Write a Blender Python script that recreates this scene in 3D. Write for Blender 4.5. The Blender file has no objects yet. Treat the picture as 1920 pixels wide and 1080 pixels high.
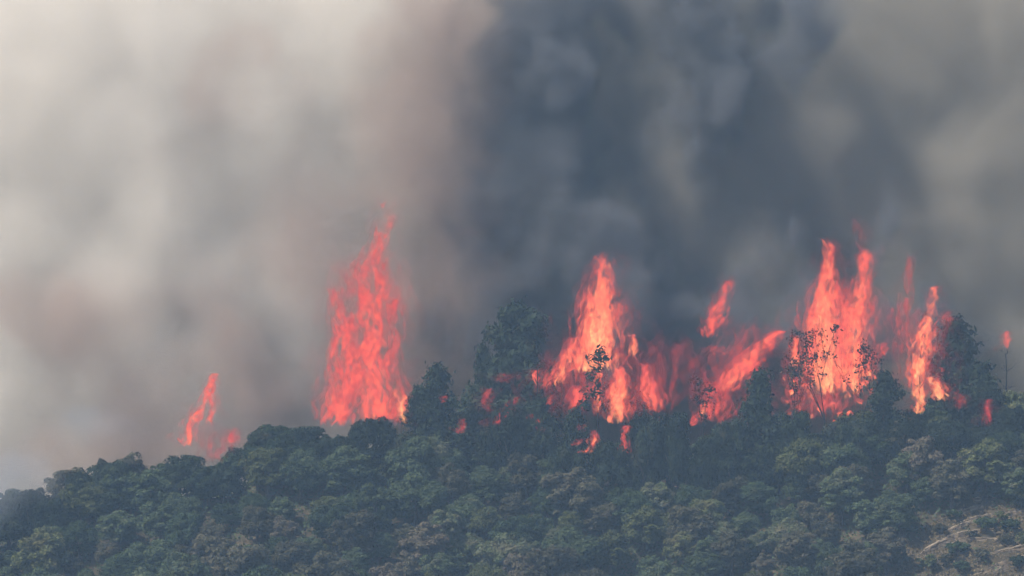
import bpy, bmesh, math, random
import numpy as np
from mathutils import Vector

R = math.radians
sc = bpy.context.scene
C = sc.collection
random.seed(7)

# ------------------------------------------------------------------ camera, sky, sun, exposure
CAM = Vector((0, 0, 30)); TGT = Vector((0, 450, 55)); DIST = (TGT - CAM).length; FRAME_W = 120.0
cam = bpy.data.cameras.new('camera'); co = bpy.data.objects.new('camera', cam); C.objects.link(co); sc.camera = co
co.location = CAM; co.rotation_euler = (TGT - CAM).to_track_quat('-Z', 'Y').to_euler()
cam.sensor_width = 36; cam.lens = 36 * DIST / FRAME_W; cam.clip_start = 1; cam.clip_end = 20000

SUN_EL, SUN_AZ = 54, -114          # azimuth from the view direction, negative to the left (so left and a little behind the camera)
w = bpy.data.worlds.new('World'); sc.world = w; w.use_nodes = True
bg = w.node_tree.nodes['Background']; sk = w.node_tree.nodes.new('ShaderNodeTexSky')
sk.sky_type = 'NISHITA'; sk.sun_disc = False; sk.sun_elevation = R(SUN_EL); sk.sun_rotation = R(SUN_AZ); sk.dust_density = 2.5
w.node_tree.links.new(sk.outputs[0], bg.inputs[0]); bg.inputs[1].default_value = 0.10
sun = bpy.data.lights.new('sun', 'SUN'); sun.energy = 5.0; sun.angle = R(0.5); sun.color = (1, .93, .82)
so = bpy.data.objects.new('sun', sun); C.objects.link(so)
sd = Vector((math.sin(R(SUN_AZ)) * math.cos(R(SUN_EL)), math.cos(R(SUN_AZ)) * math.cos(R(SUN_EL)), math.sin(R(SUN_EL))))
so.rotation_euler = sd.to_track_quat('Z', 'Y').to_euler(); so.location = (-200, 300, 300)

sc.view_settings.view_transform = 'Standard'; sc.view_settings.look = 'None'; sc.view_settings.gamma = 1
sc.view_settings.exposure = 0.50
sc.render.filter_size = 2.3
cy = sc.cycles
cy.use_denoising = True; cy.use_adaptive_sampling = True; cy.adaptive_threshold = 0.09; cy.adaptive_min_samples = 24
cy.max_bounces = 4; cy.diffuse_bounces = 2; cy.glossy_bounces = 1; cy.volume_bounces = 2; cy.transparent_max_bounces = 96
cy.sample_clamp_indirect = 4

HAZE = 0.00031

# ------------------------------------------------------------------ helpers
AX = (TGT - CAM).normalized(); RT = Vector((1, 0, 0)); UP = RT.cross(AX); K = FRAME_W / DIST / 1920
PXM = 16.0                                          # photograph pixels per metre at the ridge

def P(px, py, Y):
    """world point at depth Y seen where the photograph has pixel px, py"""
    d = AX + RT * ((px - 960) * K) + UP * ((540 - py) * K)
    return CAM + d * (Y / d.y)

def to_px(v):
    d = Vector(v) - CAM; t = d.dot(AX)
    return 960 + d.dot(RT) / t / K, 540 - d.dot(UP) / t / K

def tag(o, label=None, cat=None, group=None, kind=None):
    for k, v in (('label', label), ('category', cat), ('group', group), ('kind', kind)):
        if v: o[k] = v
    return o

def link(name, me, m=None, parent=None):
    if m is not None and not me.materials: me.materials.append(m)
    o = bpy.data.objects.new(name, me); C.objects.link(o)
    if parent is not None: o.parent = parent
    return o

def empty(name, loc, rz=0.0):
    o = bpy.data.objects.new(name, None); C.objects.link(o); o.location = loc; o.rotation_euler = (0, 0, rz); o.empty_display_size = .5
    return o

def mesh_np(name, v, f):
    """v (n,3), f (m,3|4) arrays -> mesh"""
    me = bpy.data.meshes.new(name); v = np.asarray(v, np.float32); f = np.asarray(f, np.int32); k = f.shape[1]
    me.vertices.add(len(v)); me.vertices.foreach_set('co', v.ravel())
    me.loops.add(f.size); me.loops.foreach_set('vertex_index', f.ravel())
    me.polygons.add(len(f)); me.polygons.foreach_set('loop_start', np.arange(0, f.size, k, dtype=np.int32))
    me.update(calc_edges=True); me.validate()
    return me

def nd(nt, t, **k):
    n = nt.nodes.new(t)
    for a, b in k.items(): setattr(n, a, b)
    return n

def mth(nt, op, a, b=None, c=None, clamp=False):
    n = nd(nt, 'ShaderNodeMath', operation=op, use_clamp=clamp)
    for i, v in enumerate((a, b, c)):
        if v is None: continue
        if isinstance(v, (int, float)): n.inputs[i].default_value = v
        else: nt.links.new(v, n.inputs[i])
    return n.outputs[0]

def mixc(nt, f, a, b, mode='MIX'):
    n = nd(nt, 'ShaderNodeMix', data_type='RGBA', blend_type=mode)
    for s, v in ((n.inputs[0], f), (n.inputs[6], a), (n.inputs[7], b)):
        if isinstance(v, (int, float)): s.default_value = v
        elif isinstance(v, tuple): s.default_value = (*v, 1)
        else: nt.links.new(v, s)
    return n.outputs[2]

def noise(nt, scale, detail=3, coord='Object', dist=0.0):
    tc = nd(nt, 'ShaderNodeTexCoord'); n = nd(nt, 'ShaderNodeTexNoise')
    n.inputs['Scale'].default_value = scale; n.inputs['Detail'].default_value = detail; n.inputs['Distortion'].default_value = dist
    nt.links.new(tc.outputs[coord], n.inputs['Vector'])
    return n.outputs[0]

def ramp(nt, f, stops):
    n = nd(nt, 'ShaderNodeValToRGB'); e = n.color_ramp.elements
    e[0].position, e[0].color = stops[0][0], (*stops[0][1], 1)
    e[1].position, e[1].color = stops[-1][0], (*stops[-1][1], 1)
    for p, c in stops[1:-1]:
        q = e.new(p); q.color = (*c, 1)
    nt.links.new(f, n.inputs[0]); return n.outputs[0]

def mat(name):
    m = bpy.data.materials.new(name); m.use_nodes = True; nt = m.node_tree; nt.nodes.clear()
    return m, nt, nd(nt, 'ShaderNodeOutputMaterial')

def diffuse(name, colour_fn, rough=.9):
    m, nt, out = mat(name); b = nd(nt, 'ShaderNodeBsdfDiffuse'); b.inputs['Roughness'].default_value = rough
    nt.links.new(colour_fn(nt), b.inputs[0]); nt.links.new(b.outputs[0], out.inputs[0]); return m

# ------------------------------------------------------------------ materials
def leaf_mat(name, a, b, dry, dry_amount):
    """leaf colours a..b vary from leaf to leaf and tree to tree, with some dry leaves"""
    def f(nt):
        g = nd(nt, 'ShaderNodeNewGeometry'); oi = nd(nt, 'ShaderNodeObjectInfo')
        c = mixc(nt, g.outputs['Random Per Island'], a, b)
        patch = mth(nt, 'MULTIPLY', mth(nt, 'SUBTRACT', noise(nt, .55, 2), .5), 3.0)
        k = mth(nt, 'ADD', patch, mth(nt, 'MULTIPLY', mth(nt, 'SUBTRACT', oi.outputs['Random'], 1 - dry_amount), 2.2), clamp=True)
        c = mixc(nt, k, c, dry)
        h = nd(nt, 'ShaderNodeHueSaturation'); nt.links.new(c, h.inputs['Color'])
        nt.links.new(mth(nt, 'MULTIPLY_ADD', oi.outputs['Random'], .75, .62), h.inputs['Value'])
        return h.outputs[0]
    m, nt, out = mat(name)
    col = f(nt); d = nd(nt, 'ShaderNodeBsdfDiffuse'); t = nd(nt, 'ShaderNodeBsdfTranslucent'); mx = nd(nt, 'ShaderNodeMixShader'); mx.inputs[0].default_value = .22
    nt.links.new(col, d.inputs[0]); nt.links.new(col, t.inputs[0]); nt.links.new(d.outputs[0], mx.inputs[1]); nt.links.new(t.outputs[0], mx.inputs[2])
    nt.links.new(mx.outputs[0], out.inputs[0]); return m

LEAF = {
    'scorched': leaf_mat('leaf_scorched', (.012, .013, .010), (.034, .030, .022), (.060, .036, .020), .45),
    'straw': leaf_mat('straw', (.105, .080, .046), (.205, .160, .095), (.15, .115, .075), .4),
    'grey_green': leaf_mat('leaf_grey_green', (.034, .054, .026), (.076, .096, .050), (.085, .080, .050), .25),
    'olive': leaf_mat('leaf_olive', (.044, .058, .022), (.092, .100, .044), (.100, .088, .045), .25),
    'dry': leaf_mat('leaf_dry', (.048, .050, .030), (.086, .080, .052), (.082, .068, .050), .4),
    'deep': leaf_mat('leaf_deep', (.022, .038, .020), (.050, .070, .034), (.056, .060, .034), .18),
    'pine': leaf_mat('pine_needles', (.013, .021, .014), (.030, .041, .024), (.040, .034, .022), .10),
}
BARK = diffuse('bark', lambda nt: ramp(nt, noise(nt, 5, 4), [(.3, (.05, .04, .032)), (.7, (.13, .105, .085))]))
CHAR = diffuse('charred_bark', lambda nt: ramp(nt, noise(nt, 6, 4), [(.3, (.010, .010, .010)), (.75, (.045, .04, .037))]))
def _soil(nt):
    a = ramp(nt, noise(nt, .35, 5), [(.30, (.050, .040, .028)), (.52, (.115, .086, .057)), (.72, (.195, .148, .100))])
    return mixc(nt, noise(nt, 2.5, 4), a, (.065, .058, .036))
SOIL = diffuse('dry_soil', _soil)
def _rock(nt):
    tc = nd(nt, 'ShaderNodeTexCoord'); mp = nd(nt, 'ShaderNodeMapping'); mp.inputs['Scale'].default_value = (.5, .5, 5)
    n = nd(nt, 'ShaderNodeTexNoise'); n.inputs['Scale'].default_value = 1.3; n.inputs['Detail'].default_value = 5
    nt.links.new(tc.outputs['Object'], mp.inputs[0]); nt.links.new(mp.outputs[0], n.inputs[0])
    a = ramp(nt, n.outputs[0], [(.30, (.09, .068, .050)), (.5, (.26, .20, .145)), (.7, (.42, .335, .245))])
    return mixc(nt, mth(nt, 'MULTIPLY', noise(nt, 1.1, 4), .55), a, (.12, .11, .085))
ROCK = diffuse('weathered_rock', _rock)

def flame_mat():
    m, nt, out = mat('flame'); m.cycles.emission_sampling = 'NONE'
    ah = nd(nt, 'ShaderNodeAttribute', attribute_name='fire_heat'); aa = nd(nt, 'ShaderNodeAttribute', attribute_name='opacity')
    n = noise(nt, 1.7, 3)
    heat = mth(nt, 'ADD', ah.outputs['Fac'], mth(nt, 'MULTIPLY', mth(nt, 'SUBTRACT', n, .5), 1.3), clamp=True)
    col = ramp(nt, heat, [(0, (.46, .028, .026)), (.28, (.84, .078, .048)), (.60, (1.0, .170, .070)), (1, (1.0, .40, .15))])
    em = nd(nt, 'ShaderNodeEmission'); nt.links.new(col, em.inputs[0]); nt.links.new(mth(nt, 'MULTIPLY_ADD', heat, .5, .9), em.inputs[1])
    tr = nd(nt, 'ShaderNodeBsdfTransparent'); mx = nd(nt, 'ShaderNodeMixShader')
    tc = nd(nt, 'ShaderNodeTexCoord'); mp = nd(nt, 'ShaderNodeMapping'); mp.inputs['Scale'].default_value = (.75, .75, .38); nt.links.new(tc.outputs['Object'], mp.inputs[0])
    hn = nd(nt, 'ShaderNodeTexNoise'); hn.inputs['Scale'].default_value = 1; hn.inputs['Detail'].default_value = 3; hn.inputs['Distortion'].default_value = .8; nt.links.new(mp.outputs[0], hn.inputs[0])
    gap = nd(nt, 'ShaderNodeMapRange', interpolation_type='SMOOTHSTEP'); nt.links.new(hn.outputs[0], gap.inputs[0])
    gap.inputs[1].default_value = .38; gap.inputs[2].default_value = .62; gap.inputs[3].default_value = .06; gap.inputs[4].default_value = 1.4
    fac = mth(nt, 'MULTIPLY', aa.outputs['Fac'], mth(nt, 'MULTIPLY', gap.outputs[0], mth(nt, 'MULTIPLY_ADD', n, 1.6, .2)), clamp=True)
    nt.links.new(fac, mx.inputs[0])
    nt.links.new(tr.outputs[0], mx.inputs[1]); nt.links.new(em.outputs[0], mx.inputs[2]); nt.links.new(mx.outputs[0], out.inputs[0])
    return m
FLAME = flame_mat()

# ------------------------------------------------------------------ the hillside
# canopy line of the ridge in the photograph: (px, py)
RIDGE = [(-400, 1000), (0, 935), (140, 905), (205, 878), (290, 885), (350, 868), (430, 862), (490, 815), (600, 800), (720, 808), (860, 830), (1000, 850),
         (1100, 862), (1250, 850), (1400, 815), (1560, 805), (1700, 795), (1900, 775), (2400, 760)]
RX = np.array([(p[0] - 960) / PXM for p in RIDGE]); RZ = np.array([55 - (p[1] - 540) / PXM for p in RIDGE])
_rs = np.random.RandomState(3)
_wav = [(_rs.uniform(.03, .16), _rs.uniform(.04, .17), _rs.uniform(0, 6.28), _rs.uniform(.35, 1.0)) for _ in range(9)]
def ground_z(x, y):
    x = np.asarray(x, float); y = np.asarray(y, float)
    top = np.interp(x, RX, RZ) - 5.2
    fade = np.clip((np.abs(x) - 120) / 500, 0, 1); top = top * (1 - fade) + 20 * fade
    t = y - 450
    front = top + .54 * t                                   # the slope below the ridge
    back = top + 1.2 - .00075 * (t - 40) ** 2               # the crest, falling away behind
    z = np.where(t < 0, front, np.where(t < 40, top + 1.2 * np.sin(np.clip(t, 0, 40) / 40 * 1.5708), np.maximum(back, 4)))
    und = sum(a * np.sin(kx * x + ky * y + ph) for kx, ky, ph, a in _wav)
    z = z + und * np.clip(1 - np.abs(y - 430) / 120, 0, 1) * .75
    low = 2.0 + .6 * np.sin(x * .013) * np.sin(y * .011)
    k = 5.0                                                  # rounded foot of the slope
    return np.maximum(z, low) + k * np.log1p(np.exp(-np.abs(z - low) / k)) * .6
def _axis(lo, a, b, hi, fine, coarse):
    return np.concatenate([lo + (a - lo) * (1 - np.linspace(1, 0, coarse, endpoint=False) ** 2) if lo < a else [], np.arange(a, b, fine), b + (hi - b) * np.linspace(0, 1, coarse) ** 2.2])
gx = _axis(-6000, -110, 110, 6000, 2.2, 24); gy = _axis(-1500, 360, 520, 9000, 2.0, 26)
gx = np.unique(gx); gy = np.unique(gy); GX, GY = np.meshgrid(gx, gy); GZ = ground_z(GX, GY)
ni, nj = GX.shape; idx = np.arange(ni * nj).reshape(ni, nj)
gme = mesh_np('hillside', np.stack([GX, GY, GZ], -1).reshape(-1, 3), np.stack([idx[:-1, :-1], idx[:-1, 1:], idx[1:, 1:], idx[1:, :-1]], -1).reshape(-1, 4))
gme.polygons.foreach_set('use_smooth', np.ones(len(gme.polygons), bool))
tag(link('hillside', gme, SOIL), 'dry brown soil of the wooded hillside under the trees', kind='structure')
def gz(x, y): return float(ground_z(x, y))

# ------------------------------------------------------------------ trees
def tubes(segs, sides=6):
    """segs: list of (p0, r0, p1, r1) -> verts, quads"""
    V, F = [], []
    for p0, r0, p1, r1 in segs:
        p0, p1 = Vector(p0), Vector(p1); d = (p1 - p0).normalized(); u = d.orthogonal().normalized(); v = d.cross(u); b = len(V)
        for p, r in ((p0, r0), (p1, r1)):
            for k in range(sides):
                a = k / sides * 6.28318; V.append(p + u * (math.cos(a) * r) + v * (math.sin(a) * r))
        for k in range(sides): F.append((b + k, b + (k + 1) % sides, b + sides + (k + 1) % sides, b + sides + k))
    return np.array([tuple(q) for q in V]), np.array(F)

def leaves(rs, centres, normals, size, elong=1.5):
    """one small bent-free quad (a spray of leaves) at each centre, turned roughly along its normal"""
    n = len(centres); nr = normals + rs.normal(0, .55, (n, 3)); nr /= np.linalg.norm(nr, axis=1)[:, None] + 1e-9
    t = np.cross(nr, rs.normal(0, 1, (n, 3))); t /= np.linalg.norm(t, axis=1)[:, None] + 1e-9; b = np.cross(nr, t)
    s = size * rs.uniform(.6, 1.35, (n, 1)); L = s * elong * .5; W = s * .5
    sk_ = rs.uniform(-.35, .35, (n, 1))
    v = np.stack([centres - t * L, centres + t * L * sk_ - b * W, centres + t * L, centres - t * L * sk_ + b * W], 1)
    return v.reshape(-1, 3), np.arange(4 * n).reshape(n, 4)

def round_crown(seed, rad, h0, h1, lobes, per, leaf, flat=.75):
    """broadleaf crown: many lobes of leaf sprays over a rounded, uneven body between heights h0 and h1"""
    rs = np.random.RandomState(seed); cs, ns, ends = [], [], []
    hz = (h1 - h0) / 2; zc = (h0 + h1) / 2
    for i in range(lobes):
        a = rs.uniform(0, 6.283); u = rs.uniform(-.75, 1); q = math.sqrt(max(0, 1 - u * u)); k = rs.uniform(.40, .86)
        c = np.array([math.cos(a) * q * rad * k, math.sin(a) * q * rad * k, zc + u * hz * k * .92])
        lr = rad * rs.choice([rs.uniform(.13, .2), rs.uniform(.2, .36)]); ends.append((c, lr))
        m = int(per * (lr / rad / .3) ** 2 * rs.uniform(.55, 1.3)) + 12; d = rs.normal(0, 1, (m, 3)); d /= np.linalg.norm(d, axis=1)[:, None]; d[:, 2] = np.where(d[:, 2] < -.3, -d[:, 2], d[:, 2])
        r = lr * rs.uniform(.62, 1.06, (m, 1)); p = c + d * r * np.array([1, 1, flat])
        cs.append(p); ns.append(d + np.array([0, 0, .35]))
    v, f = leaves(rs, np.concatenate(cs), np.concatenate(ns), leaf)
    return v, f, ends

def broadleaf(seed, height, rad, lobes, per, leaf=.34):
    rs = np.random.RandomState(seed + 100)
    v, f, ends = round_crown(seed, rad, height * .03, height, lobes, per, leaf)
    top = (rs.uniform(-.2, .2), rs.uniform(-.2, .2), height * .42)
    segs = [((0, 0, -.5), .24, (0.05, 0, height * .2), .19), ((.05, 0, height * .2), .19, top, .13)]
    for c, lr in ends[:9]:
        mid = tuple((np.array(top) + c) / 2 + np.array([0, 0, -.3])); segs += [(top, .10, mid, .07), (mid, .07, tuple(c), .025)]
    tv, tf = tubes(segs)
    return mesh_np('crown', v, f), mesh_np('trunk', tv, tf)

def pine(seed, height, spread, whorls, density, leaf=.36, bare=.35, cone=.5):
    """pine: straight trunk, whorls of limbs each ending in plates of needle tufts"""
    rs = np.random.RandomState(seed); cs, ns = [], []; segs = []
    lean = rs.uniform(-.25, .25, 2); ax = lambda z: np.array([lean[0] * z / height, lean[1] * z / height, z])
    for a, b in ((-.5, height * .35), (height * .35, height * .7), (height * .7, height * .98)):
        ra = .23 * (1 - max(a, 0) / height) + .03; rb = .23 * (1 - b / height) + .03; segs.append((ax(a), ra, ax(b), rb))
    for i in range(whorls):
        t = i / (whorls - 1); z = height * (bare + (1 - bare) * t ** .9) * .98
        L = spread * (1 - t) ** cone * rs.uniform(.65, 1.1) + .35
        for j in range(rs.randint(3, 6)):
            a = rs.uniform(0, 6.283); l = L * rs.uniform(.5, 1.1); e = ax(z) + np.array([math.cos(a) * l, math.sin(a) * l, l * rs.uniform(-.05, .35)])
            segs.append((ax(z), .055, e, .018))
            for q in range(max(2, int(l * 2.2))):
                s = rs.uniform(.35, 1.05); c = ax(z) * (1 - s) + e * s; m = int(density * rs.uniform(.5, 1.3))
                d = rs.normal(0, 1, (m, 3)) * np.array([.45, .45, .30]); cs.append(c + d); ns.append(d + np.array([0, 0, .8]))
    v, f = leaves(rs, np.concatenate(cs), np.concatenate(ns), leaf, 2.2)
    tv, tf = tubes(segs, 5); return mesh_np('crown', v, f), mesh_np('trunk', tv, tf)

def charred(seed, height, limbs=14):
    """burnt tree: bare trunk with broken limbs and twigs"""
    rs = np.random.RandomState(seed); segs = []; p = np.array([0, 0, -.5]); r = .2
    for i in range(6):
        q = p + np.array([rs.uniform(-.18, .18), rs.uniform(-.18, .18), height / 6 + .08]); segs.append((p, r, q, r * .82)); p = q; r *= .82
        for j in range(limbs // 6 + 1):
            if i < 1: continue
            a = rs.uniform(0, 6.283); l = rs.uniform(.7, 2.0) * (1.1 - i / 8); e = q + np.array([math.cos(a) * l, math.sin(a) * l, l * rs.uniform(.1, .8)]); segs.append((q, r * .45, e, .02))
            for k in range(3):
                s = rs.uniform(.4, 1); b = q * (1 - s) + e * s; segs.append((b, .022, b + rs.normal(0, .35, 3) + np.array([0, 0, .25]), .008))
    tv, tf = tubes(segs, 5); return mesh_np('trunk', tv, tf)

PROTO = {}          # look -> list of (crown mesh, trunk mesh, height, crown radius)
for look, n in (('grey_green', 4), ('olive', 3), ('dry', 3), ('deep', 3)):
    PROTO[look] = []
    for i in range(n):
        sd_ = hash_ = {'grey_green': 10, 'olive': 30, 'dry': 50, 'deep': 70}[look] + i
        rs = np.random.RandomState(sd_); h = rs.uniform(4.8, 6.6); rad = rs.uniform(2.3, 3.3)
        cr, tr = broadleaf(sd_, h, rad, int(rs.uniform(85, 110)), 215 if look != 'dry' else 170, .185)
        cr.materials.append(LEAF[look]); tr.materials.append(BARK); PROTO[look].append((cr, tr, h, rad))

def plant_tree(name, cr, tr, loc, scale, rz, cat='tree'):
    t = empty(name, loc, rz); t.scale = scale
    if cr is not None: link('crown', cr, None, t)
    link('trunk', tr, None, t); t['category'] = cat
    return t

# --- rows of broadleaf trees down the slope
ROCK_POLY = [(1640, 1100), (1690, 1030), (1800, 940), (1840, 915), (1880, 950), (1960, 945), (1960, 1100)]
def inside(px, py, poly):
    c = False; j = len(poly) - 1
    for i in range(len(poly)):
        (xi, yi), (xj, yj) = poly[i], poly[j]
        if (yi > py) != (yj > py) and px < (xj - xi) * (py - yi) / (yj - yi) + xi: c = not c
        j = i
    return c
trees = []         # (object, look, scale, px, py)
rs = np.random.RandomState(21)
y = 451.0; row = 0
while y > 398:
    x = -69 + (row % 2) * 2.4
    while x < 70:
        X = x + rs.uniform(-1.3, 1.3); Y = y + rs.uniform(-1.3, 1.3); z = gz(X, Y)
        s = rs.choice([rs.uniform(.58, .8), rs.uniform(.8, 1.0), rs.uniform(1.0, 1.4)], p=[.34, .38, .28])
        look = rs.choice(['grey_green', 'olive', 'dry', 'deep'], p=[.40, .18, .24, .18])
        cr, tr, h, rad = PROTO[look][rs.randint(len(PROTO[look]))]
        cx, cyy = to_px((X, Y, z + h * s * .6)); bx, by = to_px((X, Y, z + .8)); tx, ty = to_px((X, Y, z + h * s))
        sz = (s * rs.uniform(.9, 1.12), s * rs.uniform(.9, 1.12), s)
        rz = rs.uniform(0, 6.28)
        if -60 < cx < 1980 and ty < 1090 and not (inside(cx, cyy, ROCK_POLY) or inside(bx, by - 10, ROCK_POLY)):
            trees.append((plant_tree('broadleaf_tree', cr, tr, (X, Y, z - .1), sz, rz), look, s, cx, cyy))
        x += 4.05
    y -= 3.9; row += 1

# --- the darker trees that stand up along the ridge, in front of and among the flames: px, top py, base py, crown width px, kind, depth
RIDGE_TREES = [
    (205, 843, 935, 92, 'deep', 449.0, 'dark rounded tree alone on the ridge at its low smoky end'),
    (152, 876, 945, 76, 'deep', 448.0, 'low dark bush tree beside the lone rounded tree on the low ridge end'),
    (350, 841, 925, 96, 'deep', 448.5, 'dark rounded tree in front of the foot of the small leaning flame'),
    (418, 858, 930, 80, 'deep', 447.5, 'small dark tree under the faint red glow beside the small leaning flame'),
    (505, 792, 885, 90, 'deep', 449.5, 'dark spreading tree on the ridge where it steps up beyond the small flame'),
    (566, 788, 880, 100, 'deep', 449.0, 'broad dark tree on the ridge just before the tallest flame'),
    (632, 797, 880, 90, 'deep', 446.5, 'dark tree before the wide foot of the tallest flame'),
    (700, 772, 870, 104, 'deep', 446.8, 'dark bushy tree covering the middle of the tallest flame at its foot'),
    (762, 800, 880, 76, 'deep', 446.0, 'small dark tree under the bright orange lick at the tallest flame'),
    (822, 688, 850, 112, 'pine', 450.0, 'tall dark pine between the tallest flame and the smoke-veiled tree'),
    (782, 728, 850, 74, 'pine', 449.0, 'shorter dark pine leaning against the tall pine by the tallest flame'),
    (905, 655, 830, 66, 'pine', 460.0, 'thin pine half lost in smoke before the big smoke-veiled tree'),
    (968, 575, 820, 176, 'cedar', 458.5, 'big blue-dark tree standing veiled in smoke above the central ridge'),
    (890, 728, 860, 110, 'pine', 449.0, 'dark wide pine in front of the thin smoke-veiled pine'),
    (955, 735, 865, 104, 'deep', 447.5, 'dark rounded tree with a red streak of fire across it'),
    (1020, 750, 870, 90, 'pine', 446.8, 'dark pine speckled with small fires before the stepped flame'),
    (1205, 762, 868, 84, 'deep', 446.5, 'dark rounded tree below the pink flame beside the burning pine'),
    (1262, 752, 865, 78, 'deep', 446.8, 'dark tree between the burning pine and the slanting flame'),
    (1143, 798, 890, 84, 'deep', 445.6, 'low dark tree covering the foot of the burning pine trunk'),
    (1060, 820, 895, 80, 'deep', 444.6, 'low dark tree below the scattered low fires'),
    (1330, 800, 870, 84, 'deep', 446.0, 'low dark tree under the broken fire below the slanting flame'),
    (100, 912, 970, 84, 'deep', 446.5, 'dark low tree between the frame edge tree and the low bush tree'),
    (58, 905, 970, 84, 'deep', 447.5, 'low dark tree in the thin bluish smoke at the frame edge'),
    (1080, 775, 880, 74, 'pine', 446.0, 'small dark pine left of the burning pine trunk'),
    (1425, 702, 850, 132, 'cone', 447.5, 'dark cone-shaped conifer under the slanting flame'),
    (1365, 775, 855, 82, 'deep', 446.5, 'low dark tree at the foot of the cone-shaped conifer'),
    (1492, 752, 850, 86, 'deep', 446.0, 'low dark tree under the first sparks of the double flame'),
    (1585, 765, 850, 96, 'deep', 446.2, 'low wide dark tree right under the double flame'),
    (1655, 700, 850, 92, 'pine', 448.5, 'dark pine between the double flame and the burning trunk'),
    (1795, 605, 800, 118, 'pine', 455.0, 'tall dark pine just beyond the burning trunk, tallest on its side'),
    (1850, 682, 800, 104, 'pine', 450.0, 'dark ragged pine beside the tallest pine near the frame edge'),
    (1700, 775, 855, 90, 'deep', 446.5, 'low dark tree below the burning trunk'),
    (1782, 778, 860, 96, 'deep', 446.0, 'low dark tree below the tallest pine near the frame edge'),
    (1893, 742, 850, 72, 'deep', 446.5, 'dark tree on the ridge at the very edge of the frame'),
    (1848, 800, 865, 70, 'deep', 445.6, 'small dark tree under the thin pink flame near the frame edge'),
]
def ridge_protos():
    d = {'pine': [], 'cone': [], 'cedar': []}
    for i in range(3):
        cr, tr = pine(200 + i, 9.5, 3.0, 16, 38, .24, .12, .45); cr.materials.append(LEAF['pine']); tr.materials.append(BARK); d['pine'].append((cr, tr, 9.5, 3.1))
    cr, tr = pine(220, 9, 3.6, 18, 32, .24, .06, .85); cr.materials.append(LEAF['pine']); tr.materials.append(BARK); d['cone'].append((cr, tr, 9, 3.6))
    cr, tr = pine(231, 13, 4.2, 18, 70, .27, .15, .30); cr.materials.append(LEAF['pine']); tr.materials.append(BARK); d['cedar'].append((cr, tr, 13, 4.4))
    d['deep'] = []
    for i in range(3):
        cr, tr = broadleaf(300 + i, 6.2, 3.1, 90, 200, .19); cr.materials.append(LEAF['pine']); tr.materials.append(BARK); d['deep'].append((cr, tr, 6.2, 3.1))
    return d
RP = ridge_protos()
for i, (px, t, b, wd, kind, Y, label) in enumerate(RIDGE_TREES):
    lst = RP[kind]; cr, tr, h, rad = lst[i % len(lst)]
    base = P(px, b, Y); g = gz(base.x, Y); topz = P(px, t, Y).z; hh = topz - g
    s = hh / h; sx = wd / PXM / 2 / rad
    nm = {'deep': 'broadleaf_tree', 'pine': 'pine_tree', 'cone': 'conifer_tree', 'cedar': 'pine_tree'}[kind]
    o = plant_tree(nm, cr, tr, (base.x, Y, g - .1), (sx, sx, s), rs.uniform(0, 6.28)); tag(o, label, 'tree', 'dark trees along the burning ridge')

# --- trees on fire: sparse crowns and bare stems standing before the flames
def broken_crown(seed, height, rad, dens):
    """thin crooked tree: forking limbs with small ragged tufts of scorched leaves"""
    r_ = np.random.RandomState(seed); segs, tips = [], []
    def grow(p, d, l, r, k):
        q = p + d * l; segs.append((p, r, q, r * .7))
        if k == 0: tips.append(q); return
        if k <= 2: tips.append((p + q) / 2)
        for _ in range(r_.randint(2, 4) if k > 1 else 3):
            n_ = d + r_.normal(0, .52, 3) * np.array([1, 1, .6]); n_[2] += .12; grow(q, n_ / np.linalg.norm(n_), l * r_.uniform(.6, .85), r * .62, k - 1)
    grow(np.array([0, 0, -.3]), np.array([.04, 0, 1.0]), height * .34, .13, 4)
    t_ = np.array(tips); sx_ = rad / max(.1, np.percentile(np.abs(t_[:, :2]), 92)); sz_ = height / max(.1, t_[:, 2].max()); k_ = np.array([sx_, sx_, sz_])
    t_ = t_ * k_; segs = [(a * k_, b, c * k_, e) for a, b, c, e in segs]
    t_ = t_[r_.rand(len(t_)) < .75]; c_ = np.repeat(t_, dens, 0) + r_.normal(0, .26, (len(t_) * dens, 3))
    v, f = leaves(r_, c_, np.tile((0, 0, .4), (len(c_), 1)), .23, 1.6); tv, tf = tubes(segs, 4)
    return mesh_np('crown', v, f), mesh_np('trunk', tv, tf)
def sparse_tree(px, t, b, wd, Y, seed, label, dens=7, name='burning_tree'):
    base = P(px, b, Y); g = gz(base.x, Y); hh = P(px, t, Y).z - g
    cr, tr = broken_crown(seed, hh, wd / PXM / 2, dens * 2); cr.materials.append(LEAF['scorched']); tr.materials.append(CHAR)
    o = plant_tree(name, cr, tr, (base.x, Y, g - .1), (1, 1, 1), 0); return tag(o, label, 'tree', 'trees on fire')
def umbrella_pine(px, t, b, wd, Y, seed, label):
    base = P(px, b, Y); g = gz(base.x, Y); hh = P(px, t, Y).z - g
    cr, tr = pine(seed, hh, wd / PXM / 2, 7, 7, .32, .66, .35); cr.materials.append(LEAF['pine']); tr.materials.append(CHAR)
    return tag(plant_tree('burning_tree', cr, tr, (base.x, Y, g - .1), (1, 1, 1), 0), label, 'tree', 'trees on fire')
umbrella_pine(1120, 652, 880, 74, 447.2, 401, 'burning pine with a dark crown before the bright central flame and fire on its trunk')
sparse_tree(1545, 612, 840, 120, 449.0, 402, 'thin leafed tree breaking the double flame into bright specks')
sparse_tree(1612, 640, 840, 90, 449.3, 403, 'thin leafed tree before the second peak of the double flame', 5)
sparse_tree(1488, 668, 840, 66, 448.6, 404, 'small thin tree speckled with fire beside the double flame', 5)
sparse_tree(1318, 690, 850, 76, 449.0, 405, 'thin burning tree with fire through its branches beside the slanting flame', 6)
sparse_tree(1180, 700, 850, 60, 449.0, 406, 'thin burning tree beside the burning pine trunk', 4)
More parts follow.
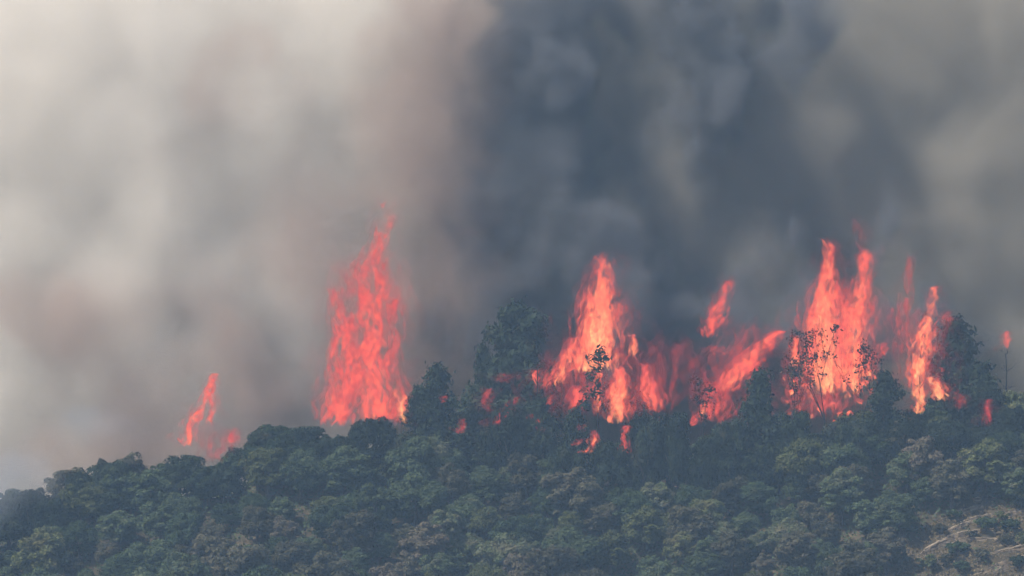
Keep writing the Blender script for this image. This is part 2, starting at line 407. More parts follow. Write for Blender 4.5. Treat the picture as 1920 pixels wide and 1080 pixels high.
def bare(px, t, b, Y, seed, label):
    base = P(px, b, Y); g = gz(base.x, Y); hh = P(px, t, Y).z - g
    me = charred(seed, hh); me.materials.append(CHAR)
    o = empty('charred_tree', (base.x, Y, g - .1)); link('trunk', me, None, o); tag(o, label, 'tree', 'charred bare trees')
bare(1727, 590, 850, 449.4, 501, 'bare charred stem with fire running up it')
bare(1012, 690, 860, 450.5, 502, 'thin bare stem beside the stepped flame')
bare(1888, 662, 830, 450.5, 504, 'thin bare stem with a small flame at its tip near the frame edge')

# ------------------------------------------------------------------ rock ledges at the bottom right
def slab(seed, L, D, H, nx=14):
    """a broken, layered ledge: long body with ragged front, bevelled and stepped"""
    rs = np.random.RandomState(seed); bm = bmesh.new(); rings = []
    off = np.cumsum(rs.normal(0, .09, nx + 1)); hh = H * (1 + np.cumsum(rs.normal(0, .07, nx + 1)))
    for i in range(nx + 1):
        t = i / nx; x = (t - .5) * L; k = math.sin(math.pi * min(max(t, .04), .96)) ** .4; d = D * k; h = max(.12, hh[i]) * k; o = off[i] + rs.normal(0, .05)
        pts = [(o - d * .5, -.8), (o - d * .52, h * .30), (o - d * .40, h * .34), (o - d * .44, h * .72), (o - d * .36, h), (o + d * .3, h * (1 + rs.uniform(-.1, .1))), (o + d * .5, -.8)]
        rings.append([bm.verts.new((x + rs.normal(0, .06), a + rs.normal(0, .03), b + rs.normal(0, .03))) for a, b in pts])
    m = len(rings[0])
    for i in range(nx):
        for j in range(m): bm.faces.new((rings[i][j], rings[i + 1][j], rings[i + 1][(j + 1) % m], rings[i][(j + 1) % m]))
    bm.faces.new(rings[0]); bm.faces.new(rings[-1][::-1]); bmesh.ops.recalc_face_normals(bm, faces=bm.faces)
    me = bpy.data.meshes.new('rock_ledge'); bm.to_mesh(me); bm.free(); me.materials.append(ROCK); return me
def on_ground(px, py):
    """where the line of sight of a pixel meets the hillside"""
    Ys = np.arange(398, 456, .05); a, b = P(px, py, 398), P(px, py, 456); t = (Ys - 398) / 58
    hit = np.nonzero(a.z + (b.z - a.z) * t <= ground_z(a.x + (b.x - a.x) * t, Ys))[0]
    return P(px, py, Ys[hit[0]] if len(hit) else 430)
LEDGES = [  # px, py, length px, depth m, height m, rise (px per px), label
    (1812, 958, 60, 1.0, .55, -.30, 'pale topmost rock ledge under the tan boulder'),
    (1806, 985, 74, 1.1, .50, -.35, 'second rock ledge below the tan boulder, beside the dark shrub'),
    (1822, 1000, 90, 1.0, .45, -.12, 'flat grey rock ledge below the two topmost ledges'),
    (1850, 1012, 100, .9, .40, .05, 'long thin rock ledge running under the dark shrub'),
    (1752, 1027, 64, 1.0, .50, -.48, 'pale isolated rock ledge at the lower end of the outcrop'),
    (1880, 1038, 120, 1.1, .60, -.28, 'broad pinkish rock ledge running off the frame edge'),
    (1862, 1062, 150, 1.1, .60, -.36, 'lowest long rock ledge reaching toward the bottom corner'),
    (1900, 965, 70, .9, .45, -.15, 'short rock ledge at the frame edge above the dark shrub'),
    (1785, 1008, 54, .8, .40, -.42, 'small broken rock ledge between the isolated ledge and the grey ledge'),
    (1725, 1050, 40, .8, .40, -.50, 'smallest rock ledge furthest down the outcrop'),
    (1830, 972, 56, .7, .40, -.28, 'thin rock ledge squeezed between the two topmost ledges'),
    (1800, 1018, 60, .7, .36, -.20, 'thin broken ledge just under the flat grey ledge'),
    (1902, 1052, 90, .8, .45, -.30, 'rough ledge between the pinkish ledge and the lowest ledge'),
    (1840, 1078, 100, .8, .45, -.38, 'half hidden rock ledge at the bottom edge below the lowest long ledge'),
    (1902, 988, 60, .7, .36, -.10, 'short thin ledge at the frame edge below the short upper ledge'),
]
for i, (px, py, L, D, H, rise, label) in enumerate(LEDGES):
    p = on_ground(px, py); o = link('rock_ledge', slab(600 + i, L / PXM, D * .62, H * .8)); o.location = (p.x, p.y, p.z - .05)
    o.rotation_euler = (0, math.atan(rise), R(rs.uniform(-12, 12))); tag(o, label, 'rock ledge', 'rock ledges of the outcrop')
def boulder(seed, r):
    rs_ = np.random.RandomState(seed); bm = bmesh.new(); bmesh.ops.create_icosphere(bm, subdivisions=2, radius=r)
    for v in bm.verts: v.co *= 1 + rs_.uniform(-.16, .16)
    for v in bm.verts: v.co.z *= .72
    me = bpy.data.meshes.new('boulder'); bm.to_mesh(me); bm.free(); me.materials.append(ROCK); return me
for i, (px, py, r, label) in enumerate([(1833, 941, .55, 'tan boulder sitting at the top of the rock outcrop'), (1778, 1021, .32, 'small boulder beside the isolated pale ledge'),
        (1815, 1030, .30, 'small boulder below the flat grey ledge'), (1868, 1014, .26, 'small stone on the long thin ledge'), (1695, 1034, .28, 'small stone lying apart at the lower end of the outcrop'), (1842, 1034, .22, 'little stone above the lowest long ledge')]):
    p = on_ground(px, py); o = link('boulder', boulder(640 + i, r)); o.location = (p.x, p.y, p.z + r * .3); tag(o, label, 'boulder', 'loose stones on the outcrop')
SHRUB = []
for i, look in enumerate(('deep', 'dry', 'olive')):
    v, f, e = round_crown(700 + i, 1.5, .1, 2.1, 20, 90, .22); me = mesh_np('crown', v, f); me.materials.append(LEAF[look])
    tv, tf = tubes([((0, 0, -.3), .07, (0, 0, .5), .05)] + [((0, 0, .4), .04, tuple(c), .012) for c, _ in e[:10]], 5); tr = mesh_np('stem', tv, tf); tr.materials.append(BARK); SHRUB.append((me, tr))
for px, py, s, k, label in [(1850, 998, 1.0, 0, 'dark green shrub growing between the upper rock ledges'), (1893, 1000, .9, 0, 'dark shrub at the frame edge above the pinkish ledge'), (1795, 1045, 1.0, 0, 'dark shrub between the isolated ledge and the lowest ledge'),
        (1840, 1052, .8, 1, 'dry brown shrub beside the lowest long ledge'), (1912, 1068, .9, 0, 'dark shrub in the bottom corner below the lowest ledge'), (1765, 1002, .7, 1, 'brown shrub at the upper side of the small broken ledge'),
        (1740, 1070, .9, 2, 'olive shrub at the bottom edge below the smallest ledge'), (1880, 978, .6, 2, 'small olive shrub under the short ledge at the frame edge'), (1868, 935, .8, 2, 'olive shrub beside the tan boulder'), (1802, 1075, .8, 0, 'dark shrub at the bottom edge under the lowest long ledge'),
        (1824, 1012, .6, 1, 'little brown shrub on the flat grey ledge'), (1775, 1062, .8, 1, 'brown shrub between the smallest and the lowest ledge'), (1890, 1022, .7, 1, 'brown shrub above the broad pinkish ledge'), (1790, 975, .7, 0, 'dark shrub where the two topmost ledges begin'),
        (1690, 1060, .8, 1, 'brown shrub at the bottom edge where the outcrop ends'), (1905, 950, .8, 2, 'olive shrub at the frame edge above the short ledge')]:
    p = on_ground(px, py); o = empty('shrub', (p.x, p.y, p.z - .05), rs.uniform(0, 6.28)); o.scale = (s, s, s)
    link('crown', SHRUB[k][0], None, o); link('stem', SHRUB[k][1], None, o); tag(o, label, 'shrub', 'shrubs on the rock outcrop')

# ------------------------------------------------------------------ low scrub between the trees
ur = np.random.RandomState(77); n = 90000; X = ur.uniform(-70, 70, n); Y = ur.uniform(404, 456, n)
cl = np.sin(X * .9 + 1.3 * np.sin(Y * .5)) * np.sin(Y * .8 + 1.1 * np.sin(X * .6)); Z = ground_z(X, Y) + np.abs(ur.normal(0, .5, n)) * (1 + .7 * cl) + .1
pts = np.stack([X, Y, Z], 1); keep = []
for q in range(n):
    a, b = to_px(pts[q]); keep.append(-40 < a < 1960 and b < 1110 and (not inside(a, b, ROCK_POLY) or (cl[q] > .45 and ur.rand() < .5)))
pts = pts[np.array(keep)]
v_, f_ = leaves(ur, pts, np.tile((0, -.35, .8), (len(pts), 1)), .25)
gp = []
while len(gp) < 4200:
    a, b = ur.uniform(1640, 1960), ur.uniform(915, 1095)
    if inside(a, b, ROCK_POLY): gp.append((a, b))
gq = np.array([tuple(on_ground(a, b)) for a, b in gp[::6]]); gq = np.repeat(gq, 6, 0) + ur.normal(0, .35, (len(gq) * 6, 3)) * np.array([1, 1, .12]) + np.array([0, 0, .12])
gq[:, 2] = np.maximum(gq[:, 2], ground_z(gq[:, 0], gq[:, 1]) + .03)
gv, gf = leaves(ur, gq, np.tile((0, -.9, .5), (len(gq), 1)), .20, 1.6)
tag(link('dry_grass', mesh_np('dry_grass', gv, gf), LEAF['straw']), 'dry brown grass and heath between the rock ledges', kind='stuff')
tag(link('undergrowth', mesh_np('undergrowth', v_, f_), LEAF['grey_green']), 'low tangled scrub filling the gaps between the trees', kind='stuff')

# ------------------------------------------------------------------ labels for the slope trees
MARKS = [(-999, 300, 'below the smoky low ridge'), (300, 470, 'below the small leaning flame'), (470, 600, 'below the ridge step'), (600, 780, 'below the tallest flame'), (780, 1010, 'below the smoke-veiled tree'),
         (1010, 1240, 'below the burning pine'), (1240, 1470, 'below the slanting flame'), (1470, 1680, 'below the double flame'), (1680, 1830, 'below the burning stem'), (1830, 9999, 'near the outcrop')]
BANDS = [(-99, 850, 'on the crest'), (850, 905, 'high on the slope'), (905, 960, 'on the upper slope'), (960, 1020, 'on the lower slope'), (1020, 9999, 'at the bottom edge')]
LOOKS = {'grey_green': 'grey-green', 'olive': 'olive-green', 'dry': 'brownish dry', 'deep': 'deep green'}
cells = {}
for o, look, s, px, py in trees:
    sz = 'small' if s < .8 else ('big' if s >= 1 else 'middling'); band = next(n for a, b, n in BANDS if a <= py < b); mk = next(n for a, b, n in MARKS if a <= px < b)
    cells.setdefault((sz, LOOKS[look], band, mk), []).append((px, o))
ORD = ['first', 'second', 'third', 'fourth', 'fifth', 'sixth', 'seventh', 'eighth']
for (sz, lk, band, mk), lst in cells.items():
    lst.sort(key=lambda q: q[0])
    for i, (px, o) in enumerate(lst):
        pre = '' if len(lst) == 1 else ('leftmost ' if i == 0 else ('rightmost ' if i == len(lst) - 1 else ORD[i] + ' '))
        tag(o, f'{pre}{sz} {lk} round tree {band} {mk}', 'tree', 'broadleaf trees covering the slope')

# ------------------------------------------------------------------ flames: bundles of thin rising strands of fire, plus wisps painting their glow on the smoke
class Fire:
    def __init__(s, seed): s.rs = np.random.RandomState(seed); s.V = []; s.F = []; s.H = []; s.O = []; s.n = 0
    def strands(s, spine, Y, n, length, thick, opac, heat, follow=.8, depth=.6):
        """spine: (px, py, half width px) from foot to tip"""
        rs = s.rs; sp = np.array(spine, float); sp[:, 2] *= 1.15; seg = np.hypot(np.diff(sp[:, 0]), np.diff(sp[:, 1])); cum = np.concatenate([[0], np.cumsum(seg)]); tot = cum[-1]
        area = np.interp(np.linspace(0, tot, 60), cum, sp[:, 2]) + 1; cdf = np.cumsum(area); cdf /= cdf[-1]
        K_, S = 8, 5
        for i in range(int(n * 1.6)):
            d0 = np.interp(rs.rand(), cdf, np.linspace(0, tot, 60)); L = length * rs.uniform(.45, 1.4); lat = np.clip(rs.normal(0, .58), -1.5, 1.5); dy = rs.normal(0, .5) * depth
            ph, am = rs.uniform(0, 6.28), rs.uniform(.15, .9) * thick * 2.2; drift = rs.normal(0, .17); th = thick * rs.uniform(.3, 1.15); hv = heat ** 1.3 * 1.25 * (1 - .5 * abs(lat)) * rs.uniform(.6, 1.25) * (1 - .45 * d0 / tot); ov = opac * .55 * rs.uniform(.3, 1.7) * (1 - .7 * d0 / tot) * (1 - .5 * abs(lat))
            base = s.n
            px0 = np.interp(d0, cum, sp[:, 0]) + lat * np.interp(d0, cum, sp[:, 2]); py0 = np.interp(d0, cum, sp[:, 1])
            for k in range(K_):
                q = k / (K_ - 1); dd = min(d0 + q * L, tot * 1.04)
                fx = np.interp(dd, cum, sp[:, 0]) + lat * np.interp(dd, cum, sp[:, 2]); fy = np.interp(dd, cum, sp[:, 1])
                gx_, gy_ = px0 + drift * L * q, py0 - q * L
                x = gx_ * (1 - follow) + fx * follow + am * math.sin(ph + q * 4.2); yy = gy_ * (1 - follow) + fy * follow
                r = th * max(.03, math.sin(math.pi * min(1, q ** .75 * .96 + .04)) ** .8); c = P(x, yy, Y + dy * np.interp(d0, cum, sp[:, 2]) / PXM); rm = r / PXM
                for j in range(S):
                    a = j / S * 6.283 + i; s.V.append((c.x + math.cos(a) * rm, c.y + math.sin(a) * rm, c.z)); s.H.append(hv * (1.1 - .6 * q)); s.O.append(ov * math.sin(math.pi * min(.97, q * .9 + .06)) ** .6)
                s.n += S
            for k in range(K_ - 1):
                for j in range(S): s.F.append((base + k * S + j, base + k * S + (j + 1) % S, base + (k + 1) * S + (j + 1) % S, base + (k + 1) * S + j))
        return s
    def build(s, name, parent, origin):
        v = np.array(s.V) - np.array(origin); me = mesh_np(name, v, np.array(s.F)); me.materials.append(FLAME)
        for nm, d in (('fire_heat', s.H), ('opacity', s.O)):
            a = me.attributes.new(nm, 'FLOAT', 'POINT'); a.data.foreach_set('value', np.array(d, np.float32))
        me.polygons.foreach_set('use_smooth', np.ones(len(me.polygons), bool)); o = link(name, me, None, parent); return o

# thing: (label, foot px, foot py, depth, [tongues]); tongue: name, spine, strands, strand length px, thickness px, opacity, heat, follow
T, S_ = 'tongue', 'spark'
FLAMES = [
 ('small pink flame leaning over the low end of the ridge', 352, 838, 450.5, [
    (T, [(348, 838, 10), (360, 795, 13), (384, 762, 17), (392, 735, 12), (402, 702, 6)], 110, 34, 4.2, .40, .55, .9),
    (T, [(392, 800, 6), (400, 775, 8), (402, 750, 6)], 24, 24, 4, .35, .5, .8)]),
 ('faint low red glow of fire in the dip beside the small leaning flame', 430, 860, 450.0, [
    (T, [(405, 868, 26), (420, 840, 26), (440, 812, 16)], 60, 40, 7, .10, .1, .5), (T, [(432, 834, 14), (445, 815, 10)], 26, 22, 5, .22, .25, .6), (T, [(380, 850, 16), (392, 800, 14)], 26, 40, 7, .07, .1, .6)]),
 ('tallest flame, a broad pink column rising above the ridge', 685, 795, 452.0, [
    (T, [(622, 800, 26), (634, 755, 32), (655, 705, 28), (642, 660, 24), (652, 625, 20), (632, 590, 15), (628, 548, 6)], 220, 60, 6, .30, .42, .75),
    (T, [(700, 800, 52), (708, 745, 46), (692, 690, 36), (706, 635, 28), (690, 585, 24), (702, 535, 30), (692, 500, 26), (714, 455, 11), (722, 425, 9), (732, 385, 6)], 400, 60, 6, .30, .45, .75),
    (T, [(742, 740, 14), (730, 690, 14), (742, 640, 14), (736, 590, 16), (752, 540, 9)], 80, 60, 5, .20, .25, .8),
    (T, [(690, 640, 60), (690, 560, 55), (700, 490, 30)], 90, 90, 9, .10, .1, .6)]),
 ('bright orange lick of fire at the foot of the tallest flame', 752, 800, 447.6, [
    (T, [(764, 802, 4), (752, 775, 8), (750, 745, 11), (746, 730, 6)], 46, 20, 4, .5, 1.0, .8), (T, [(720, 788, 8), (730, 770, 6)], 14, 16, 4, .3, .6, .6)]),
 ('bright central flame rising to a point behind the burning pine', 1122, 700, 452.0, [
    (T, [(1122, 700, 40), (1122, 650, 40), (1125, 600, 34), (1130, 550, 20), (1133, 510, 12), (1130, 488, 6)], 330, 56, 4.6, .42, .85, .7),
    (T, [(1095, 700, 14), (1102, 640, 14), (1108, 600, 8)], 60, 44, 4, .4, .9, .8), ('painted_glow_wisp', [(1120, 790, 110), (1120, 720, 110), (1125, 640, 50)], 90, 80, 10, .12, .05, .6)]),  # glow wisps: wide faint emissive strands added to imitate firelight on the smoke
 ('stepped flame climbing beside the bright central flame', 1050, 720, 451.6, [
    (T, [(1045, 724, 14), (1058, 690, 16), (1070, 660, 12), (1078, 635, 6)], 90, 34, 4.2, .42, .75, .85), (T, [(1005, 725, 3), (1004, 695, 4)], 14, 20, 3, .35, .6, .9),
    (T, [(1070, 770, 10), (1078, 745, 12), (1084, 725, 6)], 40, 26, 4.2, .3, .4, .8), (T, [(1040, 742, 22), (1060, 700, 26)], 30, 36, 6, .08, .1, .5), (T, [(1022, 735, 8), (1030, 705, 8), (1044, 680, 5)], 30, 26, 3.4, .26, .4, .8), (T, [(1092, 760, 8), (1096, 730, 8), (1090, 705, 5)], 26, 24, 3.4, .24, .35, .8)]),
 ('bright block of fire beside the burning pine trunk', 1158, 796, 445.2, [
    (T, [(1158, 795, 14), (1158, 765, 20), (1158, 735, 15), (1165, 712, 8), (1160, 690, 4)], 150, 44, 4.4, .42, .8, .85)]),
 ('thin line of fire running up the burning pine trunk', 1122, 785, 446.8, [
    (T, [(1118, 780, 4), (1117, 735, 4), (1121, 700, 3)], 34, 24, 3, .45, .8, .9), (T, [(1127, 760, 3), (1126, 700, 3)], 16, 20, 2.6, .4, .7, .9)]),
 ('pink flame on the far side of the burning pine', 1222, 775, 446.0, [
    (T, [(1225, 775, 14), (1220, 745, 22), (1215, 715, 10), (1212, 685, 5)], 110, 36, 4.6, .34, .5, .8), (T, [(1240, 768, 4), (1236, 752, 4)], 12, 14, 3.4, .5, .9, .8), (T, [(1262, 745, 14), (1266, 700, 10), (1268, 650, 6)], 26, 46, 6, .09, .1, .8), ('painted_glow_wisp', [(1240, 780, 70), (1245, 720, 70), (1250, 650, 40)], 60, 80, 11, .09, .05, .6)]),
 ('small single tongue of fire apart from the bright central flame', 1188, 670, 451.0, [
    (T, [(1188, 671, 6), (1188, 650, 7), (1186, 628, 3)], 34, 20, 3.2, .48, .9, .9)]),
 ('scattered low fires at the foot of the burning pine', 1095, 850, 444.4, [
    (S_, [(1108, 852, 5), (1112, 825, 6), (1114, 808, 4)], 30, 20, 3.4, .42, .7, .85), (S_, [(1078, 838, 8), (1088, 826, 6)], 12, 12, 3.2, .36, .6, .6), (S_, [(1088, 852, 9), (1098, 846, 5)], 12, 10, 3.0, .36, .6, .6),
    (S_, [(1170, 850, 6), (1174, 835, 6), (1174, 800, 5)], 26, 22, 3.4, .34, .5, .85), (S_, [(1088, 812, 6), (1094, 798, 6)], 10, 14, 3.6, .2, .3, .6)]),
 ('red streak of fire slanting across the dark ridge tree', 930, 800, 446.0, [
    (T, [(922, 804, 7), (940, 780, 8), (958, 758, 8), (970, 745, 6)], 46, 24, 4, .2, .15, .9), (T, [(905, 780, 10), (912, 755, 9), (920, 730, 6)], 34, 26, 4.4, .16, .1, .8), (T, [(945, 720, 20), (955, 705, 16)], 22, 20, 6, .1, .1, .5)]),
 ('dim red spot of fire low in the dark trees', 865, 810, 444.8, [(S_, [(864, 814, 8), (865, 795, 9), (864, 788, 5)], 26, 16, 4, .22, .2, .7)]),
 ('small red fire spot on the tall pine by the tallest flame', 830, 755, 447.0, [(S_, [(828, 756, 6), (832, 745, 6)], 14, 12, 3.6, .28, .35, .6)]),
 ('string of small fires on the speckled pine', 1015, 810, 445.0, [
    (S_, [(993, 788, 4), (994, 778, 4)], 8, 10, 3, .3, .4, .7), (S_, [(1016, 812, 4), (1014, 800, 4)], 10, 12, 3, .36, .5, .7), (S_, [(1010, 796, 4), (1011, 786, 4)], 8, 10, 3, .3, .4, .7), (S_, [(1030, 760, 5), (1034, 742, 5)], 12, 14, 3, .3, .4, .7)]),
 ('pink flame leaning high above the slanting flame', 1330, 632, 452.0, [
    (T, [(1328, 634, 12), (1338, 605, 14), (1352, 575, 14), (1362, 545, 8), (1368, 528, 4)], 110, 40, 4.6, .30, .45, .85), (T, [(1340, 668, 14), (1345, 652, 10)], 20, 14, 4, .26, .4, .5)]),
 ('slanting flame blown sideways above the cone-shaped conifer', 1375, 715, 450.5, [
    (T, [(1358, 735, 16), (1380, 700, 22), (1412, 665, 20), (1440, 638, 15), (1460, 622, 6)], 240, 46, 4.6, .40, .58, .95), (T, [(1345, 760, 24), (1352, 720, 30)], 40, 50, 6, .14, .15, .6), ('painted_glow_wisp', [(1350, 790, 60), (1360, 720, 70), (1400, 620, 40)], 70, 90, 10, .12, .05, .7)]),
 ('broken fire below the slanting flame in the thin burning tree', 1325, 790, 449.8, [
    (T, [(1332, 798, 22), (1335, 760, 26), (1340, 725, 16)], 110, 34, 4.6, .22, .35, .7), (T, [(1318, 785, 6), (1318, 755, 6)], 30, 20, 3.4, .45, .9, .8), (T, [(1300, 800, 5), (1303, 780, 4)], 12, 16, 3, .3, .4, .7)]),
 ('double flame, bright with two tall peaks', 1570, 700, 452.0, [
    (T, [(1548, 740, 36), (1545, 660, 36), (1545, 600, 32), (1548, 550, 20), (1556, 510, 11), (1550, 465, 6)], 330, 62, 4.6, .42, .82, .7),
    (T, [(1596, 740, 30), (1598, 660, 30), (1600, 600, 28), (1612, 550, 16), (1622, 510, 11), (1624, 480, 7)], 290, 62, 4.6, .40, .7, .7),
    (T, [(1545, 780, 60), (1560, 740, 60)], 60, 40, 5, .2, .35, .6), (T, [(1624, 500, 12), (1612, 440, 8), (1598, 415, 4)], 14, 60, 5, .08, .05, .8), ('painted_glow_wisp', [(1560, 790, 100), (1570, 700, 100), (1580, 560, 60)], 80, 100, 10, .12, .05, .6)]),
 ('slim flame standing beside the double flame', 1490, 690, 450.5, [
    (T, [(1490, 696, 8), (1492, 660, 9), (1492, 630, 4)], 56, 26, 3.4, .42, .8, .85), (T, [(1500, 790, 36), (1495, 740, 30), (1490, 700, 20)], 50, 30, 5, .14, .25, .6)]),
 ('specks of fire in the branches under the double flame', 1560, 770, 445.0, [
    (S_, [(1470 + a, 700 + b, 4), (1471 + a, 690 + b, 3)], 9, 13, 2.5, .45, .75, .7) for a, b in ((2, 15), (12, 42), (4, 62), (28, 70), (40, 30), (100, 30), (118, 48), (92, 66), (122, 82), (150, 26), (96, 98), (170, 14), (158, 6), (60, 6), (10, 84), (134, 20), (112, 10), (20, 24), (48, 50), (30, 96), (80, 40), (140, 60), (66, 74), (104, 84), (160, 40), (50, 88))]),
 ('thin faint flames streaming up beside the burning stem', 1700, 660, 452.5, [
    (T, [(1692, 668, 10), (1692, 600, 10), (1702, 540, 7), (1712, 480, 4)], 60, 70, 4, .14, .2, .85), (T, [(1675, 640, 6), (1672, 580, 5)], 16, 40, 4, .10, .1, .8), (T, [(1655, 680, 6), (1660, 645, 5)], 16, 26, 4, .18, .3, .8), (T, [(1772, 610, 10), (1774, 585, 8)], 20, 20, 4, .14, .15, .7), ('painted_glow_wisp', [(1720, 760, 60), (1725, 680, 70), (1725, 590, 50)], 60, 90, 11, .09, .05, .7)]),
 ('bright fire wrapped round the charred stem', 1728, 775, 448.8, [
    (T, [(1722, 776, 6), (1720, 735, 8), (1720, 695, 14), (1728, 660, 20), (1734, 620, 18), (1744, 590, 10), (1752, 540, 5)], 210, 30, 3.6, .46, .9, .85), (T, [(1728, 768, 3), (1730, 700, 4)], 22, 20, 2.8, .46, 1.0, .9)]),
 ('bright patch of orange fire low beside the charred stem', 1758, 750, 448.4, [
    (T, [(1764, 752, 13), (1756, 728, 15), (1746, 708, 8)], 100, 20, 3.6, .48, 1.0, .85), (S_, [(1765, 700, 4), (1768, 690, 4)], 8, 9, 2.8, .36, .6, .7)]),
 ('small flame at the tip of a bare stem near the frame edge', 1885, 660, 451.0, [
    (T, [(1882, 660, 4), (1886, 645, 6), (1890, 622, 8)], 36, 18, 3.4, .32, .5, .85), (S_, [(1885, 765, 6), (1886, 742, 6)], 14, 16, 3.4, .22, .35, .8)]),
 ('thin dull pink flame low near the frame edge', 1850, 798, 447.0, [(T, [(1850, 800, 7), (1852, 770, 6), (1856, 750, 4)], 40, 34, 4, .15, .1, .9), (T, [(1795, 770, 12), (1800, 745, 10)], 22, 26, 5, .10, .1, .6)]),
]
for i, (label, fx, fy, Y, tongues) in enumerate(FLAMES):
    org = P(fx, fy, Y); o = empty('flame', org); tag(o, label, 'flame', 'flames along the ridge')
    for j, (nm, spine, n, L, th, op, ht, fo) in enumerate(tongues):
        fire = Fire(900 + i * 31 + j).strands(spine, Y + .25 * j, n, L, th, op, ht, fo)
        if nm == T: fire.strands([(a, b, c * 1.5 + 3) for a, b, c in spine], Y + .25 * j + .4, max(6, n // 3), L * 1.2, th * 2.4, op * .20, .08, fo * .8)   # thin outer fringe
        fire.build(nm, o, org)

# ------------------------------------------------------------------ smoke (billowing volumes) and the haze of the air
def volmat(name, col):
    m, nt, out = mat(name); v = nd(nt, 'ShaderNodeVolumePrincipled'); nt.links.new(v.outputs[0], out.inputs['Volume'])
    v.inputs['Color'].default_value = (*col, 1); v.inputs['Absorption Color'].default_value = (0, 0, 0, 1); v.inputs['Density Attribute'].default_value = ''
    return m, v

def smoke(name, label, col, dens, puffs, lo, hi, amp, seed, mn, mx, voxel, warp=14, nsc=.07, step=3.0, stretch=.75, wsc=.045):
    """a volume of smoke: puffs (centre, radii, weight) blended together, pushed about and broken up by turbulence"""
    m, v = volmat(name, col); v.inputs['Density'].default_value = dens; v.inputs['Density Attribute'].default_value = 'density'; m.cycles.volume_step_rate = step
    g = bpy.data.node_groups.new(name, 'GeometryNodeTree'); g.interface.new_socket('Geometry', in_out='OUTPUT', socket_type='NodeSocketGeometry')
    N = lambda t, **k: nd(g, t, **k); KL = g.links.new
    out = N('NodeGroupOutput'); vc = N('GeometryNodeVolumeCube'); sm = N('GeometryNodeSetMaterial'); sm.inputs['Material'].default_value = m
    KL(vc.outputs[0], sm.inputs[0]); KL(sm.outputs[0], out.inputs[0])
    vc.inputs['Min'].default_value = mn; vc.inputs['Max'].default_value = mx
    for q, a, b in zip('XYZ', mn, mx): vc.inputs['Resolution ' + q].default_value = max(8, int((b - a) / voxel))
    def vm(op, a, b, c=None):
        n = N('ShaderNodeVectorMath', operation=op)
        for i, s in enumerate((a, b, c)):
            if s is None: continue
            if isinstance(s, (tuple, Vector)): n.inputs[i].default_value = tuple(s)
            else: KL(s, n.inputs[i])
        return n
    pos = N('GeometryNodeInputPosition').outputs[0]
    def nz(vec, scale, detail):
        n = N('ShaderNodeTexNoise'); n.inputs['Scale'].default_value = scale; n.inputs['Detail'].default_value = detail; KL(vec, n.inputs['Vector']); return n
    wn = nz(vm('ADD', pos, (seed * 131.7, seed * 71.1, seed * 33.3)).outputs[0], wsc, 2.5)
    wp = vm('MULTIPLY_ADD', vm('SUBTRACT', wn.outputs['Color'], (.5, .5, .5)).outputs[0], (warp * 2,) * 3, pos).outputs[0]
    env = None
    for c, r, wt in puffs:
        l = vm('LENGTH', vm('DIVIDE', vm('SUBTRACT', wp, c).outputs[0], tuple(r)).outputs[0], None)
        e = mth(g, 'MULTIPLY_ADD', l.outputs['Value'], -wt, wt)
        env = e if env is None else mth(g, 'SMOOTH_MAX', env, e, .25)
    fn = nz(vm('MULTIPLY', vm('ADD', wp, (seed * 31.7, -seed * 71.1, seed * 53.3)).outputs[0], (1, 1, stretch)).outputs[0], nsc, 4.5)
    f = mth(g, 'MULTIPLY_ADD', mth(g, 'SUBTRACT', fn.outputs[0], .5), amp, env)
    mr = N('ShaderNodeMapRange', interpolation_type='SMOOTHSTEP'); KL(f, mr.inputs[0]); mr.inputs[1].default_value = lo; mr.inputs[2].default_value = hi
    KL(mr.outputs[0], vc.inputs['Density'])
    me = bpy.data.meshes.new(name); me.materials.append(m); o = link(name, me); md = o.modifiers.new('smoke', 'NODES'); md.node_group = g
    return tag(o, label, kind='stuff')

def pf(px, py, Y, rx, rz, ry, wt=1.0): return (P(px, py, Y), (rx / PXM, ry, rz / PXM), wt)
smoke('pale_smoke', 'pale tan smoke bank filling the sky over the low end of the ridge', (.985, .93, .85), .12,
      [pf(230, 600, 506, 1080, 1200, 46, 2.0), pf(700, 300, 506, 560, 900, 38, 1.8)], -.15, 1.1, 1.6, 1, (-84, 456, 16), (16, 540, 112), 1.4, step=5, warp=7, nsc=.105, wsc=.08)
smoke('brown_smoke', 'thin brown smoke hanging before the pale bank', (.52, .41, .35), .13,
      [pf(140, 600, 460, 200, 150, 8, 1.7), pf(830, 300, 468, 200, 640, 10, 1.4), pf(680, 560, 464, 220, 300, 8, 1.0), pf(260, 850, 459, 420, 130, 7, 1.2), pf(580, 380, 466, 220, 320, 8, .85), pf(380, 680, 463, 400, 200, 8, .75), pf(430, 160, 468, 260, 160, 8, .45)], .15, .95, 2.4, 5, (-68, 448, 28), (14, 484, 100), 1.1, step=4.5, warp=7, nsc=.12, stretch=.65, wsc=.09)
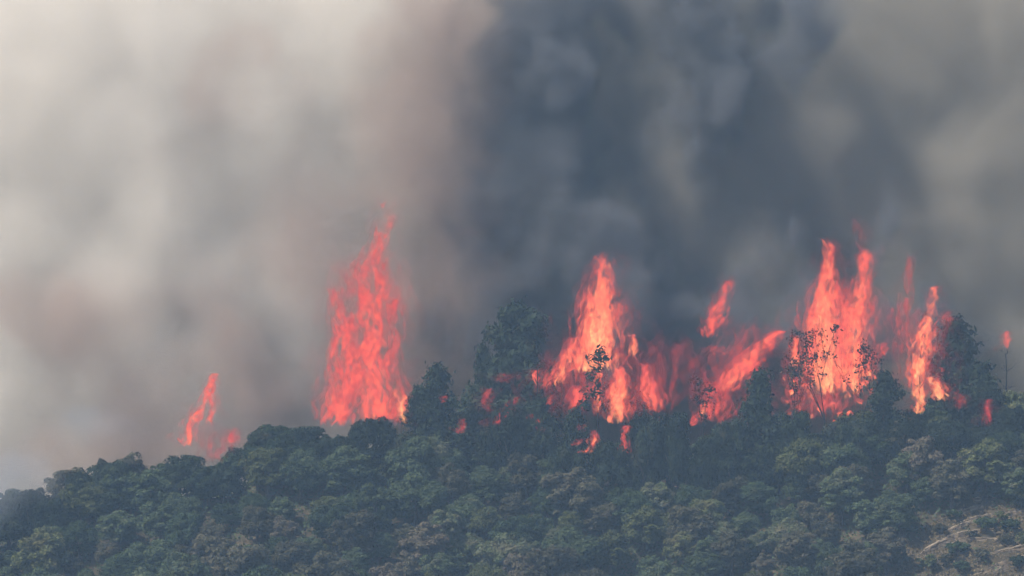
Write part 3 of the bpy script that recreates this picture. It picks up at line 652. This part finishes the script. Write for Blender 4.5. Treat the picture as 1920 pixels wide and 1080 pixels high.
smoke('soot_smoke', 'dark slate soot smoke billowing above the central flames', (.17, .172, .185), .50,
      [pf(1310, 110, 472, 250, 250, 10), pf(1010, 170, 470, 190, 360, 10), pf(920, 350, 468, 110, 190, 8, .9), pf(1110, 570, 462, 250, 190, 8), pf(1420, 640, 462, 300, 150, 8, .9), pf(1240, 330, 470, 140, 300, 8, .6), pf(1700, 620, 463, 200, 130, 7, .7), pf(970, 620, 465, 200, 160, 6, 1.2), pf(1120, 0, 472, 280, 150, 10, .7), pf(1130, 450, 463, 150, 120, 7, .7), pf(1380, 490, 463, 120, 130, 7, .6), pf(1000, 520, 462, 120, 120, 6, .8), pf(1660, 450, 464, 60, 130, 6, .6)],
      .22, .78, 3.3, 2, (-18, 450, 34), (62, 488, 104), .8, step=3.5, warp=7, nsc=.125, stretch=.5, wsc=.10)
smoke('grey_smoke', 'grey olive smoke drifting up on the far side of the central flames', (.52, .475, .395), .17,
      [pf(1900, 500, 490, 900, 1200, 26, 2.0), pf(1250, 500, 490, 760, 1200, 26, 2.0), pf(1550, 680, 474, 560, 200, 12, 1.0)], .0, 1.05, 1.7, 3, (-26, 454, 24), (90, 520, 112), 1.3, step=5, nsc=.115, stretch=.6, warp=8, wsc=.08)
smoke('low_smoke', 'thin bluish smoke lying over the trees at the low end of the ridge', (.50, .54, .62), .10,
      [pf(-20, 880, 443, 210, 80, 8, 1.2), pf(190, 810, 456, 190, 60, 6, .8)], .1, .9, 1.2, 6, (-76, 430, 22), (-38, 468, 46), 1.3, step=5)

m, v = volmat('haze', (.44, .68, 1.0)); v.inputs['Density'].default_value = HAZE; m.cycles.homogeneous_volume = True
hv = [(x, y, z) for x in (-400, 400) for y in (-60, 720) for z in (-6, 116)]
tag(link('haze', mesh_np('haze', np.array(hv), np.array([(0, 1, 3, 2), (4, 6, 7, 5), (0, 4, 5, 1), (2, 3, 7, 6), (0, 2, 6, 4), (1, 5, 7, 3)])), m), 'blue haze of the air before the hillside', kind='stuff')
